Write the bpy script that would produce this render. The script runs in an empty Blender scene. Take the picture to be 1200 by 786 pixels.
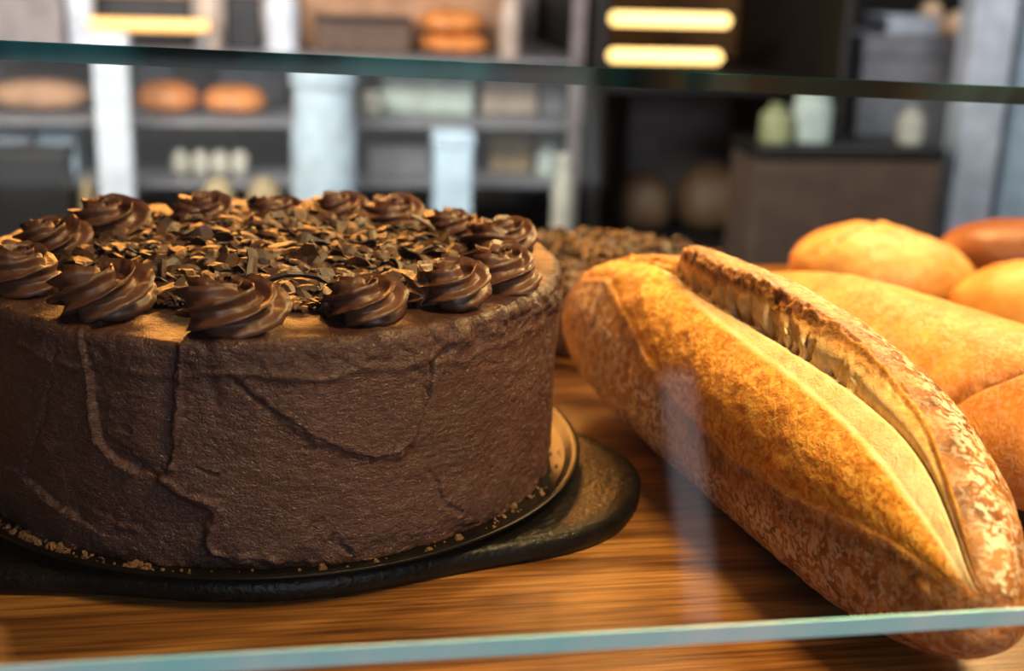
import bpy, math, random
import numpy as np
from mathutils import Matrix, Vector
random.seed(7)
RNG = np.random.default_rng(7)
scene = bpy.context.scene
COL = scene.collection
PI = math.pi

# ------------------------------------------------------------------ camera
CD, CH, PIT, YAW, ROLL, F = .5654, .2377, .298, .1874, .0365, 1552.5
cp, sp, cy, sy = math.cos(PIT), math.sin(PIT), math.cos(YAW), math.sin(YAW)
FW = np.array([sy*cp, cy*cp, -sp]); _rt = np.array([cy, -sy, 0.]); _up = np.cross(_rt, FW)
RT = _rt*math.cos(ROLL)+_up*math.sin(ROLL); UP = -_rt*math.sin(ROLL)+_up*math.cos(ROLL)
CAM = np.array([0, -CD, CH])
def ray(x, y): return FW+RT*(x-600)/F-UP*(y-393)/F
def on_z(x, y, z):
    d = ray(x, y); return CAM+d*(z-CH)/d[2]
def on_y(x, y, Y):
    d = ray(x, y); return CAM+d*(Y+CD)/d[1]
def project(P):
    q = np.asarray(P)-CAM; z = q@FW
    return np.stack([600+F*(q@RT)/z, 393-F*(q@UP)/z], -1), z
cd = bpy.data.cameras.new('camera'); cam = bpy.data.objects.new('camera', cd); COL.objects.link(cam)
M = Matrix.Identity(4)
for i in range(3):
    M[i][0], M[i][1], M[i][2], M[i][3] = RT[i], UP[i], -FW[i], CAM[i]
cam.matrix_world = M
cd.sensor_width = 36; cd.lens = 36*F/1200; cd.clip_start = .01
cd.dof.use_dof = True; cd.dof.focus_distance = .486; cd.dof.aperture_fstop = 7.0
scene.camera = cam
scene.view_settings.view_transform = 'Standard'; scene.view_settings.look = 'None'
scene.view_settings.exposure = 0; scene.view_settings.gamma = 1; scene.view_settings.use_curve_mapping = False
try:
    scene.cycles.max_bounces = 10; scene.cycles.transparent_max_bounces = 16
    scene.cycles.caustics_reflective = False; scene.cycles.caustics_refractive = False
    scene.cycles.sample_clamp_indirect = 6
    scene.cycles.use_denoising = True
except Exception: pass

# ------------------------------------------------------------------ noise
def _h(ix, iy, iz, seed):
    n = (ix*73856093) ^ (iy*19349663) ^ (iz*83492791) ^ (seed*2654435)
    n = (n ^ (n >> 13))*1274126177 & 0x7fffffff
    n = (n ^ (n >> 16)) & 0xffff
    return n/65535.
def vnoise(P, seed=0):
    P = np.asarray(P, float); f = np.floor(P).astype(np.int64); t = P-f; t = t*t*(3-2*t)
    out = 0
    for dx in (0, 1):
        for dy in (0, 1):
            for dz in (0, 1):
                w = (t[..., 0] if dx else 1-t[..., 0])*(t[..., 1] if dy else 1-t[..., 1])*(t[..., 2] if dz else 1-t[..., 2])
                out = out+w*_h(f[..., 0]+dx, f[..., 1]+dy, f[..., 2]+dz, seed)
    return out*2-1
def fbm(P, oct=4, seed=0):
    a, s, o = 1, 0, 0
    for k in range(oct):
        o = o+a*vnoise(P*(2.03**k), seed+k*17); s += a; a *= .5
    return o/s
def smooth(a, b, x):
    t = np.clip((x-a)/(b-a), 0, 1); return t*t*(3-2*t)

# ------------------------------------------------------------------ materials
def mat(name, stops, scale=(60, 60, 60), detail=5, rough=.5, rough2=None, bumps=(), spec=.5, coat=0, metal=0, attr=None, emit=None, sss=0, trans=0, distort=0, coat_rough=.1):
    """stops: list of (pos, rgb) over a noise; bumps: list of (kind, scale xyz, strength, distance)"""
    m = bpy.data.materials.new(name); m.use_nodes = True; nt = m.node_tree; N = nt.nodes; L = nt.links
    b = N['Principled BSDF']
    tc = N.new('ShaderNodeTexCoord')
    def mapped(sc):
        mp = N.new('ShaderNodeMapping'); mp.inputs['Scale'].default_value = sc
        L.new(tc.outputs['Object'], mp.inputs['Vector']); return mp.outputs['Vector']
    no = N.new('ShaderNodeTexNoise'); no.inputs['Scale'].default_value = 1; no.inputs['Detail'].default_value = detail
    no.inputs['Distortion'].default_value = distort
    L.new(mapped(scale), no.inputs['Vector'])
    cr = N.new('ShaderNodeValToRGB'); e = cr.color_ramp.elements
    while len(e) < len(stops): e.new(.5)
    for k, (p_, c_) in enumerate(stops):
        e[k].position = p_; e[k].color = (*c_, 1)
    L.new(no.outputs['Fac'], cr.inputs['Fac'])
    colout = cr.outputs['Color']
    if attr: colout = attr(nt, colout, mapped)
    L.new(colout, b.inputs['Base Color'])
    if rough2 is None: b.inputs['Roughness'].default_value = rough
    else:
        mr = N.new('ShaderNodeMapRange'); mr.inputs['To Min'].default_value = rough; mr.inputs['To Max'].default_value = rough2
        L.new(no.outputs['Fac'], mr.inputs['Value']); L.new(mr.outputs['Result'], b.inputs['Roughness'])
    b.inputs['Specular IOR Level'].default_value = spec
    b.inputs['Coat Weight'].default_value = coat; b.inputs['Coat Roughness'].default_value = coat_rough
    b.inputs['Metallic'].default_value = metal
    b.inputs['Transmission Weight'].default_value = trans
    if sss:
        b.inputs['Subsurface Weight'].default_value = sss; b.inputs['Subsurface Radius'].default_value = (.01, .006, .003); b.inputs['Subsurface Scale'].default_value = .3
    if emit: b.inputs['Emission Color'].default_value = (*emit[0], 1); b.inputs['Emission Strength'].default_value = emit[1]
    prev = None
    for kind, sc, st, dist in bumps:
        if kind == 'voronoi':
            t = N.new('ShaderNodeTexVoronoi'); t.inputs['Scale'].default_value = 1; o = t.outputs['Distance']
        else:
            t = N.new('ShaderNodeTexNoise'); t.inputs['Scale'].default_value = 1; t.inputs['Detail'].default_value = 6; o = t.outputs['Fac']
            if kind == 'warp': t.inputs['Distortion'].default_value = 2.5
        L.new(mapped(sc), t.inputs['Vector'])
        bp = N.new('ShaderNodeBump'); bp.inputs['Strength'].default_value = st; bp.inputs['Distance'].default_value = dist
        L.new(o, bp.inputs['Height'])
        if prev: L.new(prev, bp.inputs['Normal'])
        prev = bp.outputs['Normal']
    if prev: L.new(prev, b.inputs['Normal'])
    return m
def plain(name, rgb, rough=.5, **k):
    a = tuple(c*.82 for c in rgb); b2 = tuple(min(1, c*1.15) for c in rgb)
    return mat(name, [(.35, a), (.65, b2)], scale=k.pop('scale', (25, 25, 25)), rough=rough, **k)

# ------------------------------------------------------------------ mesh helpers
def mesh_obj(name, V, Fc, material=None, parent=None, smoothed=True, loc=None):
    me = bpy.data.meshes.new(name); me.from_pydata([tuple(map(float, v)) for v in V], [], [tuple(int(i) for i in f) for f in Fc]); me.update()
    if smoothed: me.polygons.foreach_set('use_smooth', [True]*len(me.polygons))
    o = bpy.data.objects.new(name, me); COL.objects.link(o)
    if material: me.materials.append(material)
    if parent: o.parent = parent
    if loc is not None: o.location = loc
    return o
def grid_faces(nu, nv, wrap_v=False, flip=False, off=0):
    i, j = np.meshgrid(np.arange(nu-1), np.arange(nv if wrap_v else nv-1), indexing='ij')
    j2 = (j+1) % nv
    f = np.stack([i*nv+j, i*nv+j2, (i+1)*nv+j2, (i+1)*nv+j], -1).reshape(-1, 4)+off
    return f[:, ::-1] if flip else f
class MB:
    def __init__(s): s.v = []; s.f = []
    def add(s, V, Fc):
        o = len(s.v); s.v += [tuple(map(float, v)) for v in V]; s.f += [tuple(int(i)+o for i in f) for f in Fc]; return s
    def box(s, lo, hi, b=.002, R=None):
        lo, hi = np.array(lo, float), np.array(hi, float); c = (lo+hi)/2; h = (hi-lo)/2; b = min(b, h.min()*.45)
        V = []; idx = {}
        for sx in (-1, 1):
            for sy_ in (-1, 1):
                for sz in (-1, 1):
                    for ax in range(3):
                        p = np.array([sx, sy_, sz])*h
                        for k in range(3):
                            if k != ax: p[k] -= np.sign(p[k])*b
                        idx[(sx, sy_, sz, ax)] = len(V); V.append(p)
        Fc = []
        for ax in range(3):
            o1, o2 = [(1, 2), (2, 0), (0, 1)][ax]
            for sg in (-1, 1):
                q = []
                for (a, c_) in ((-1, -1), (1, -1), (1, 1), (-1, 1)):
                    k = [0, 0, 0]; k[ax] = sg; k[o1] = a; k[o2] = c_; q.append(idx[(*k, ax)])
                Fc.append(q if sg > 0 else q[::-1])
        for ax in range(3):   # edge bevels along ax
            o1, o2 = [(1, 2), (2, 0), (0, 1)][ax]
            for a in (-1, 1):
                for c_ in (-1, 1):
                    def g(t, w):
                        k = [0, 0, 0]; k[ax] = t; k[o1] = a; k[o2] = c_; return idx[(*k, w)]
                    q = [g(-1, o1), g(1, o1), g(1, o2), g(-1, o2)]
                    Fc.append(q if a*c_ < 0 else q[::-1])
        for sx in (-1, 1):
            for sy_ in (-1, 1):
                for sz in (-1, 1):
                    q = [idx[(sx, sy_, sz, a)] for a in range(3)]
                    Fc.append(q if sx*sy_*sz > 0 else q[::-1])
        V = np.array(V)
        if R is not None: V = V@np.array(R).T
        return s.add(V+c, Fc)
    def lathe(s, prof, n=48, c=(0, 0, 0), axis=2, sq=(1, 1)):
        prof = np.array(prof, float); t = np.linspace(0, 2*PI, n, endpoint=False)
        V = np.zeros((len(prof), n, 3))
        V[..., 0] = prof[:, :1]*np.cos(t)*sq[0]; V[..., 1] = prof[:, :1]*np.sin(t)*sq[1]; V[..., 2] = prof[:, 1:]
        if axis == 0: V = V[..., [2, 0, 1]]
        if axis == 1: V = V[..., [1, 2, 0]]
        V = V.reshape(-1, 3)+np.array(c)
        Fc = list(grid_faces(len(prof), n, True, flip=True))
        Fc = [f[::-1] for f in Fc][::1]
        k = len(prof)
        Fc.append(list(range(n))[::-1]); Fc.append([(k-1)*n+i for i in range(n)])
        return s.add(V, Fc)
    def build(s, name, m, parent=None, smoothed=False, loc=None):
        return mesh_obj(name, s.v, s.f, m, parent, smoothed, loc)
def smooth_by_angle(o, deg=40):
    me = o.data
    me.polygons.foreach_set('use_smooth', [True]*len(me.polygons))
    try: me.set_sharp_from_angle(angle=math.radians(deg))
    except Exception: pass
def empty(name, loc=(0, 0, 0), rz=0):
    o = bpy.data.objects.new(name, None); COL.objects.link(o); o.location = loc; o.rotation_euler = (0, 0, rz); o.empty_display_size = .02; return o
def tag(o, label, cat, group=None):
    o['label'] = label; o['category'] = cat
    if group: o['group'] = group
    return o
def struct(o): o['kind'] = 'structure'; return o

# ================================================================== CAKE
HC = .0165            # tray lip height; the cake stands on the tray floor
CZ0, CZ1, CR = .0125, .0992, .1248
cake = empty('chocolate_cake', (0, 0, CZ0))
tag(cake, 'large round chocolate frosted cake with piped rosettes, on the black tray', 'cake')

def cyl_hit(x, y, R=CR):
    d = ray(x, y); o = CAM
    a = d[0]**2+d[1]**2; b = o[0]*d[0]+o[1]*d[1]; c = o[0]**2+o[1]**2-R*R
    D = b*b-a*c
    t = (-b-math.sqrt(max(D, 0)))/a
    p = o+d*t
    return R*math.atan2(p[0], -p[1]), p[2]          # arc length from the camera-facing line, height
STROKES = [  # pixel line, kind, amplitude (m), width (m), reach (m)
    ([(66, 402), (62, 430), (52, 465), (45, 500), (28, 545), (24, 560)], 'crack', -.0022, .0011, 0),
    ([(95, 398), (104, 440), (108, 485), (112, 515), (130, 540), (155, 553)], 'ridge', .0018, .0011, 0),
    ([(95, 398), (104, 440), (108, 485), (112, 515), (130, 540), (155, 553), (185, 560), (200, 552), (204, 520), (206, 470), (210, 425), (212, 405)], 'step', -.0022, .0008, .012),
    ([(212, 405), (208, 440), (206, 490), (200, 545)], 'ridge', .0015, .0012, 0),
    ([(190, 562), (215, 580), (250, 594), (255, 600), (246, 618), (242, 635), (250, 648), (275, 657), (320, 660)], 'ridge', .0024, .0018, 0),
    ([(190, 562), (215, 580), (250, 594), (255, 600), (246, 618), (242, 635), (250, 648), (275, 657), (320, 660)], 'step', .0014, .0012, .016),
    ([(268, 440), (300, 468), (333, 490)], 'crack', -.001, .0012, 0),
    ([(333, 490), (365, 512), (400, 528), (425, 535)], 'ridge', .0011, .0012, 0),
    ([(333, 490), (365, 512), (400, 528), (440, 536), (470, 530), (486, 508), (495, 488)], 'step', .0016, .001, .018),
    ([(436, 537), (462, 533), (478, 522), (488, 505)], 'ridge', .0016, .0018, 0),
    ([(505, 425), (502, 445), (499, 462), (498, 482), (494, 492)], 'crack', -.0042, .0010, 0),
    ([(500, 425), (520, 415), (530, 405)], 'crack', -.002, .0012, 0),
    ([(500, 550), (512, 566), (520, 590), (540, 602)], 'crack', -.0012, .001, 0),
    ([(500, 550), (512, 566), (520, 590), (540, 602)], 'ridge', .0008, .003, 0),
    ([(0, 540), (22, 555), (38, 572), (60, 590), (85, 606)], 'ridge', .0016, .0011, 0),
    ([(0, 540), (22, 555), (38, 572), (60, 590), (85, 606)], 'step', -.0016, .001, .012),
    ([(240, 405), (245, 440), (255, 490)], 'crack', -.0008, .0022, 0),
    ([(380, 405), (420, 425), (440, 432)], 'ridge', .0006, .002, 0),
    ([(645, 350), (640, 375), (642, 400), (636, 430)], 'crack', -.0008, .0010, 0),
    ([(385, 640), (392, 625), (400, 640), (410, 650)], 'crack', -.0016, .001, 0),
]
for gy in range(484, 545, 7):     # comb marks left by the palette knife
    STROKES.append(([(487, gy+10), (515, gy+5), (550, gy-2)], 'ridge', .0005, .0007, 0))
for _k in range(22):     # small nicks and drag marks
    _x, _y = RNG.uniform(20, 630), RNG.uniform(430, 630); _l = RNG.uniform(10, 34); _a = RNG.normal(.1, .5)
    STROKES.append(([(_x, _y), (_x+_l*.5*math.cos(_a), _y+_l*.5*math.sin(_a)+RNG.normal()*3), (_x+_l*math.cos(_a), _y+_l*math.sin(_a))], 'crack' if _k % 2 else 'ridge', -.0007 if _k % 2 else .0006, .0008, 0))
def seg_dist(S, Z, pts):
    best = np.full(S.shape, 1e9); side = np.zeros(S.shape); tt = np.zeros(S.shape)
    for (a, b) in zip(pts[:-1], pts[1:]):
        a = np.array(a); e = np.array(b)-a; L2 = e@e+1e-12
        t = np.clip(((S-a[0])*e[0]+(Z-a[1])*e[1])/L2, 0, 1)
        dx, dz = S-a[0]-t*e[0], Z-a[1]-t*e[1]; d = np.hypot(dx, dz)
        k = d < best
        best = np.where(k, d, best); side = np.where(k, np.sign(e[0]*dz-e[1]*dx), side)
    return best, side
def cake_body():
    nth = 1300
    hz = CZ1-CZ0; rc = .0035
    prof = []     # (r, z, nr, nz)
    for z in np.linspace(0, hz-rc, 150): prof.append((CR, z, 1, 0))
    for a in np.linspace(0, PI/2, 16)[1:]: prof.append((CR-rc+rc*math.cos(a), hz-rc+rc*math.sin(a), math.cos(a), math.sin(a)))
    for r in np.linspace(CR-rc, .012, 52)[1:]: prof.append((r, hz, 0, 1))
    prof.append((.0004, hz, 0, 1))
    prof = np.array(prof); th = np.linspace(-PI, PI, nth, endpoint=False)
    r, z, nr, nz = [prof[:, k:k+1]+0*th for k in range(4)]
    T = th[None]+0*r
    S = CR*T; Z = z+CZ0
    P = np.stack([r*np.sin(T), -r*np.cos(T), z], -1)
    # broad swipes, finer drag lines (stretched along the spin of the turntable)
    Q = np.stack([np.sin(T)*9, np.cos(T)*9, z*60], -1)
    d = .0013*fbm(Q*.45, 3, 3)+.0006*fbm(Q*np.array([2.2, 2.2, 3]), 3, 9)
    Q2 = np.stack([np.sin(T)*60, np.cos(T)*60, z*900], -1)
    d = d+.00016*fbm(Q2, 3, 21)
    Q3 = np.stack([np.sin(T)*90, np.cos(T)*90, z*700+r*700], -1)
    d = d+.00022*fbm(Q3, 2, 31)*nr
    sidew = smooth(.2, .9, nr)
    jit = .0024*fbm(np.stack([S*150, z*150, 0*S], -1), 4, 5)
    vis = np.abs(T) < 1.9
    for pts, kind, amp, w, reach in STROKES:
        pl = [cyl_hit(*q) for q in pts]
        dist, side = seg_dist(S, Z, pl); dist = np.abs(dist+jit*.7)
        vw = .25+1.25*np.clip(.5+1.1*fbm(np.stack([S*130, z*130, 0*S], -1), 3, 77), 0, 1)
        if kind in ('crack', 'ridge'): d = d+np.where(vis, amp*(.75 if kind == 'ridge' else 1)*np.exp(-(dist/(w*.85))**2)*vw, 0)
        else: d = d+np.where(vis, amp*(side > 0)*smooth(0, w, dist)*np.exp(-dist/reach), 0)
    # ragged shoulder where the side frosting was pulled over the edge
    rim = np.exp(-((z-(hz-.006))/.006)**2)*nr+np.exp(-((CR-r)/.006)**2)*nz*.6
    rough_right = smooth(.02, .08, T*CR)*smooth(1.6, 1.2, T)
    rag = fbm(np.stack([np.sin(T)*22, np.cos(T)*22, z*150+r*120], -1), 4, 44)
    d = d+rim*(.0006+.0019*rough_right)*rag*2+rim*.0004
    lip = .0009*np.exp(-((z-(hz-.0125+.004*fbm(np.stack([np.sin(T)*7, np.cos(T)*7, 0*T], -1), 2, 50)))/.0016)**2)*nr
    d = d+lip*(.4+.9*np.clip(fbm(np.stack([np.sin(T)*11, np.cos(T)*11, 0*T], -1), 2, 52)+.4, 0, 1))
    # crumbly foot
    foot = np.exp(-(z/.006)**2)*nr
    d = d+foot*.0015*fbm(np.stack([np.sin(T)*30, np.cos(T)*30, z*200], -1), 4, 61)-foot*.001
    P[..., 0] += d*nr*np.sin(T); P[..., 1] -= d*nr*np.cos(T); P[..., 2] += d*nz
    P[..., 2] += nz*.002*smooth(.09, .03, r)     # slight dome under the shavings
    V = P.reshape(-1, 3); n0 = len(prof)
    Fc = list(map(tuple, grid_faces(n0, nth, True, flip=False)))
    Fc.append(tuple((n0-1)*nth+i for i in range(nth))); Fc.append(tuple(range(nth))[::-1])
    return V, Fc
M_frost = mat('chocolate_frosting', [(.3, (.036, .0135, .0100)), (.7, (.060, .0230, .0160))], scale=(18, 18, 30), rough=.31, rough2=.46, spec=.5,
              bumps=[('noise', (190, 190, 520), .6, .0012), ('warp', (380, 380, 560), .9, .0011)])
M_pipe = mat('piped_frosting', [(.3, (.054, .020, .0115)), (.7, (.085, .032, .017))], scale=(60, 60, 60), rough=.40, rough2=.52, spec=.45,
             bumps=[('noise', (260, 260, 260), .25, .0006)])
M_shave = mat('shaved_chocolate', [(.3, (.012, .005, .003)), (.55, (.045, .018, .008)), (.75, (.11, .045, .018))], scale=(90, 90, 90), rough=.40, rough2=.6, spec=.5,
              bumps=[('noise', (900, 900, 900), .4, .0004)])
V, Fc = cake_body()
mesh_obj('frosting', V, Fc, M_frost, cake)

def rosette_mesh(seed, turns=1.5, r0=.0115, tube=.0098, h=.0052, ribs=7):
    rg = np.random.default_rng(seed)
    nu, nv = 280, 98
    u = np.linspace(0, 1, nu)
    ang = 2*PI*turns*u+rg.uniform(0, 6)
    rad = r0*(1-u)**.85*(1+.08*np.sin(5*u+rg.uniform(0, 6)))+.0006
    zc = .0056+h*u**1.25
    tb = tube*(1-.42*u**1.3)*np.sqrt(np.clip(u/.11+.01, 0, 1))
    tb *= np.where(u > .93, np.sqrt(np.clip((1-u)/.07, 0.002, 1)), 1)
    C_ = np.stack([rad*np.cos(ang), rad*np.sin(ang), zc], -1)
    T_ = np.gradient(C_, axis=0); T_ /= np.linalg.norm(T_, axis=1)[:, None]
    N_ = np.stack([np.cos(ang), np.sin(ang), 0*ang], -1); N_ -= T_*(N_*T_).sum(1)[:, None]; N_ /= np.linalg.norm(N_, axis=1)[:, None]
    B_ = np.cross(T_, N_)
    ph = np.linspace(0, 2*PI, nv, endpoint=False)
    tw = -4.4*u*turns+.5*np.sin(4*u+rg.uniform(0, 6))
    a = ph[None]+0*tw[:, None]; phv = ph[None]-tw[:, None]
    star = .54+.56*(1-np.abs(np.sin(a*ribs/2)))**2.9*(1+.10*fbm(np.stack([u[:, None]*40+0*a, a*1.3, 0*a], -1), 2, seed))
    star = star*(1+.05*np.sin(phv*2+9*u[:, None]))
    rr = tb[:, None]*star
    P = C_[:, None]+N_[:, None]*(rr*np.cos(phv))[..., None]+B_[:, None]*(rr*np.sin(phv))[..., None]
    P = P+.0005*np.stack([fbm(P*260, 2, seed+k) for k in range(3)], -1)
    P[..., 2] = np.maximum(P[..., 2], -.0016)
    P[..., 1] *= -1; C_ = C_*np.array([1, -1, 1])
    V = list(P.reshape(-1, 3)); F_ = list(map(tuple, grid_faces(nu, nv, True)))
    V.append(C_[0]); V.append(C_[-1]+np.array([0, 0, .0012])); k = nu*nv
    for j in range(nv):
        F_.append((k, (j+1) % nv, j)); F_.append((k+1, (nu-1)*nv+j, (nu-1)*nv+(j+1) % nv))
    return V, [f[::-1] for f in F_]
rose_base = []
for s in range(4):
    V, Fc = rosette_mesh(11+s*7)
    o = mesh_obj('rosette', V, Fc, M_pipe, cake); rose_base.append(o)
ROS = [(20, 318, 1.0), (105, 350, 1.12), (255, 368, 1.10), (428, 362, 1.0), (556, 347, 1.02), (622, 318, .95), (592, 280, .95), (530, 262, .8), (465, 252, .95), (395, 243, .85),
       (322, 246, .8), (240, 250, .95), (122, 262, 1.1), (58, 282, .95)]
for i, (x, y, sc) in enumerate(ROS):
    p = on_z(x, y+8, CZ1+.004)
    o = rose_base[i] if i < 4 else rose_base[i % 4].copy()
    if i >= 4: COL.objects.link(o)
    rr = math.hypot(p[0], p[1])
    if rr > .1065: p[:2] *= .1065/rr
    o.parent = cake; o.location = (p[0], p[1], CZ1-CZ0+.0005); o.rotation_euler = (RNG.uniform(-.08, .08), RNG.uniform(-.08, .08), RNG.uniform(0, 6.28)); o.scale = (sc*1.02, sc*1.02, sc*.98)

def flake(rg, l, w, th=.0005, curl=0, fold=.12):
    """one thin jagged curved sliver lying in its local xy plane"""
    n = 6
    x = np.linspace(-.5, .5, n)
    wl = w*(.5+.5*np.sin(np.linspace(.35, PI-.35, n))*rg.uniform(.6, 1.2))*rg.uniform(.7, 1.15, n)
    sk = rg.uniform(-.3, .3)*w
    V = []
    for k in range(n):
        zz = curl*(1-(2*x[k])**2)*l*.5
        off = sk*math.sin(x[k]*3)+rg.uniform(-.08, .08)*w
        for s_ in (1, -1):
            for e_ in (-.5, 0, .5):
                V.append((x[k]*l+rg.uniform(-.03, .03)*l, e_*wl[k]+off, zz+s_*th/2+(fold*w if e_ == 0 else 0)*(.5+curl)))
    F_ = []
    for k in range(n-1):
        a, b = k*6, (k+1)*6
        F_ += [(a, b, b+1, a+1), (a+1, b+1, b+2, a+2), (a+3, a+4, b+4, b+3), (a+4, a+5, b+5, b+4), (a, a+3, b+3, b), (a+2, b+2, b+5, a+5)]
    F_ += [(0, 1, 4, 3), (1, 2, 5, 4)]; b = (n-1)*6; F_ += [(b, b+3, b+4, b+1), (b+1, b+4, b+5, b+2)]
    return np.array(V), [f[::-1] for f in F_]
from mathutils import Euler
def place(V, p, e): return V@np.array(Euler(e).to_matrix()).T+np.array(p)
TOPZ = CZ1-CZ0
def heap(r): return .0004+.0042*float(smooth(.088, .025, r))
FL = []
rg = np.random.default_rng(5)
for i in range(3300):
    r = .086*math.sqrt(rg.uniform())+abs(rg.normal())*.004*(rg.uniform() < .4); a = rg.uniform(0, 2*PI)
    x, y = r*math.cos(a), r*math.sin(a)-.002
    r = math.hypot(x, y)
    big = rg.uniform()
    l = .0045+.011*big**2+(.006 if rg.uniform() < .05 else 0); w = l*rg.uniform(.35, .8)
    if r > .085: l *= .5; w *= .5
    tilt = .46 if r < .08 else .15
    FL.append((l*w*(1.6 if y < 0 else 1), l, w, (x, y, TOPZ+heap(r)*rg.uniform(.25, 1.1)+.0012+l*.10), (rg.normal()*tilt, rg.normal()*tilt*.8, rg.uniform(0, 6.28)), rg.uniform(-.15, .4)))
FL.sort(key=lambda f: -f[0])
mb = MB()
for k, (q, l, w, p, e, cu) in enumerate(FL):
    V, Fc = flake(rg, l, w, .0006, cu)
    if k < 97: mesh_obj('chocolate_shaving', V, Fc, M_shave, cake, False, p).rotation_euler = e
    else: mb.add(place(V, p, e), Fc)
o = mb.build('chocolate_shavings', M_shave, cake); o['kind'] = 'stuff'
# the upright bar, the long curl beside it and the big shard in the middle
for (px, py, l, w, e, cu) in [(294, 318, .0175, .0062, (.25, -1.05, PI/2+.15), .1), (345, 332, .026, .007, (-.5, .05, .12), .28), (497, 265, .016, .006, (.3, .6, .4), .2)]:
    p = on_z(px, py, CZ1+.009)-np.array([0, 0, CZ0])
    V, Fc = flake(np.random.default_rng(3), l, w, .0012, cu)
    mesh_obj('chocolate_shaving', V, Fc, M_shave, cake, False, p).rotation_euler = e

# ================================================================== TRAY + GRIDDLE
M_tin = mat('black_tin', [(.35, (.0018, .0015, .0012)), (.7, (.005, .004, .003))], scale=(50, 50, 50), rough=.28, rough2=.40, spec=.10, bumps=[('noise', (300, 300, 300), .15, .0005)])
M_iron = mat('seasoned_cast_iron', [(.3, (.0016, .0014, .0012)), (.72, (.005, .004, .003))], scale=(120, 120, 120), rough=.30, rough2=.46, spec=.16, bumps=[('noise', (420, 420, 420), .5, .001), ('voronoi', (300, 300, 300), .2, .0006)])
M_crumb = mat('cake_crumb', [(.3, (.05, .022, .012)), (.7, (.16, .085, .04))], scale=(200, 200, 200), rough=.8, bumps=[('noise', (800, 800, 800), .6, .001)])
GZ = .0105
tray = MB()
tray.lathe([(.002, GZ), (.124, GZ), (.1285, GZ+.0005), (.1335, GZ+.0052), (.1368, GZ+.0062), (.1376, GZ+.0055), (.1368, GZ+.0048), (.134, GZ+.0037), (.1293, GZ+.0022), (.124, GZ+.0018), (.0, GZ+.0018)][:-1]+[(.002, GZ+.0018)], n=220)
o = mesh_obj('cake_tray', np.array(tray.v), [f[::-1] if len(f) == 4 else f for f in tray.f], M_tin); tag(o, 'thin round black baking tray with raised lip directly under the chocolate cake', 'tray')
tray_o = o
def griddle():
    n = 260; t = np.linspace(-PI, PI, n, endpoint=False)
    def lug(c, w, a):
        d = (t-c+PI) % (2*PI)-PI; return a*np.exp(-np.abs(d/w)**2.6)
    R0 = .1285+lug(math.radians(-22), .47, .037)+lug(math.radians(-156), .47, .040)
    rings = []
    for (k, off, z) in [(0, -.004, 0), (0, -.001, .001), (0, .0, .003), (0, .0, .007), (0, -.0012, .0092), (0, -.004, .0100), (0, -.010, .0098), (0, -.016, .0093)]:
        rings.append(np.stack([(R0+off)*np.cos(t), (R0+off)*np.sin(t), 0*t+z], -1))
    rim_r = np.minimum(R0-.017, .130)
    rings.append(np.stack([rim_r*np.cos(t), rim_r*np.sin(t), 0*t+.0092], -1))
    rings.append(np.stack([rim_r*.9*np.cos(t), rim_r*.9*np.sin(t), 0*t+.0092], -1))
    P = np.array(rings)
    P[2:, :, 2] += .0004*fbm(P[2:]*90, 3, 4)
    P[..., :2] += .0006*fbm(P*35, 2, 8)[..., None]
    F_ = list(map(tuple, grid_faces(len(rings), n, True)))
    F_.append(tuple((len(rings)-1)*n+i for i in range(n))); F_.append(tuple(range(n))[::-1])
    return P.reshape(-1, 3), F_
V, Fc = griddle()
V[:, 2] += .0005
gr = mesh_obj('iron_griddle', V, Fc, M_iron)
tag(gr, 'black cast iron griddle with broad side handles between the cake tray and wooden counter', 'griddle')
# crumbs lying in the tray lip: loose, uncountable
mb = MB(); rg = np.random.default_rng(8)
for k in range(190):
    a = rg.normal(-1.2, .9) if k > 120 else rg.normal(-2.35, .22)
    r = rg.uniform(.1245, .1295); s = .0004+.0016*rg.uniform()**3
    th = np.linspace(0, 2*PI, 6, endpoint=False)
    V = [(s*math.cos(b)*rg.uniform(.6, 1.3), s*math.sin(b)*rg.uniform(.6, 1.3), 0) for b in th]+[(s*.6*math.cos(b)*rg.uniform(.6, 1.3), s*.6*math.sin(b), s*.8) for b in th]
    F_ = [tuple(range(6))[::-1], tuple(range(6, 12))]+[(i, (i+1) % 6, 6+(i+1) % 6, 6+i) for i in range(6)]
    mb.add(np.array(V)+np.array([r*math.cos(a), r*math.sin(a), GZ+.0021]), F_)
o = mb.build('cake_crumbs', M_crumb); o['kind'] = 'stuff'; tag(o, 'loose cake crumbs lying along the inside lip of the black tray', 'crumbs')

# ================================================================== COUNTER
def wood_attr(nt, colout, mapped):
    N, L = nt.nodes, nt.links
    w = N.new('ShaderNodeTexNoise'); w.inputs['Scale'].default_value = 1; w.inputs['Detail'].default_value = 8; w.inputs['Distortion'].default_value = .6
    L.new(mapped((14, 420, 60)), w.inputs['Vector'])
    r2 = N.new('ShaderNodeValToRGB'); r2.color_ramp.elements[0].position = .38; r2.color_ramp.elements[0].color = (.22, .17, .14, 1); r2.color_ramp.elements[1].position = .58; r2.color_ramp.elements[1].color = (1, 1, 1, 1)
    L.new(w.outputs['Fac'], r2.inputs['Fac'])
    mx = N.new('ShaderNodeMix'); mx.data_type = 'RGBA'; mx.blend_type = 'MULTIPLY'; mx.inputs['Factor'].default_value = .68
    L.new(colout, mx.inputs['A']); L.new(r2.outputs['Color'], mx.inputs['B'])
    return mx.outputs['Result']
M_wood = mat('varnished_wood', [(.28, (.05, .018, .005)), (.5, (.20, .082, .020)), (.72, (.42, .20, .055))], scale=(5.5, 34, 20), detail=8, rough=.26, rough2=.42, spec=.5, attr=wood_attr, distort=1.2,
             bumps=[('noise', (16, 500, 60), .25, .0008)])
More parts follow.
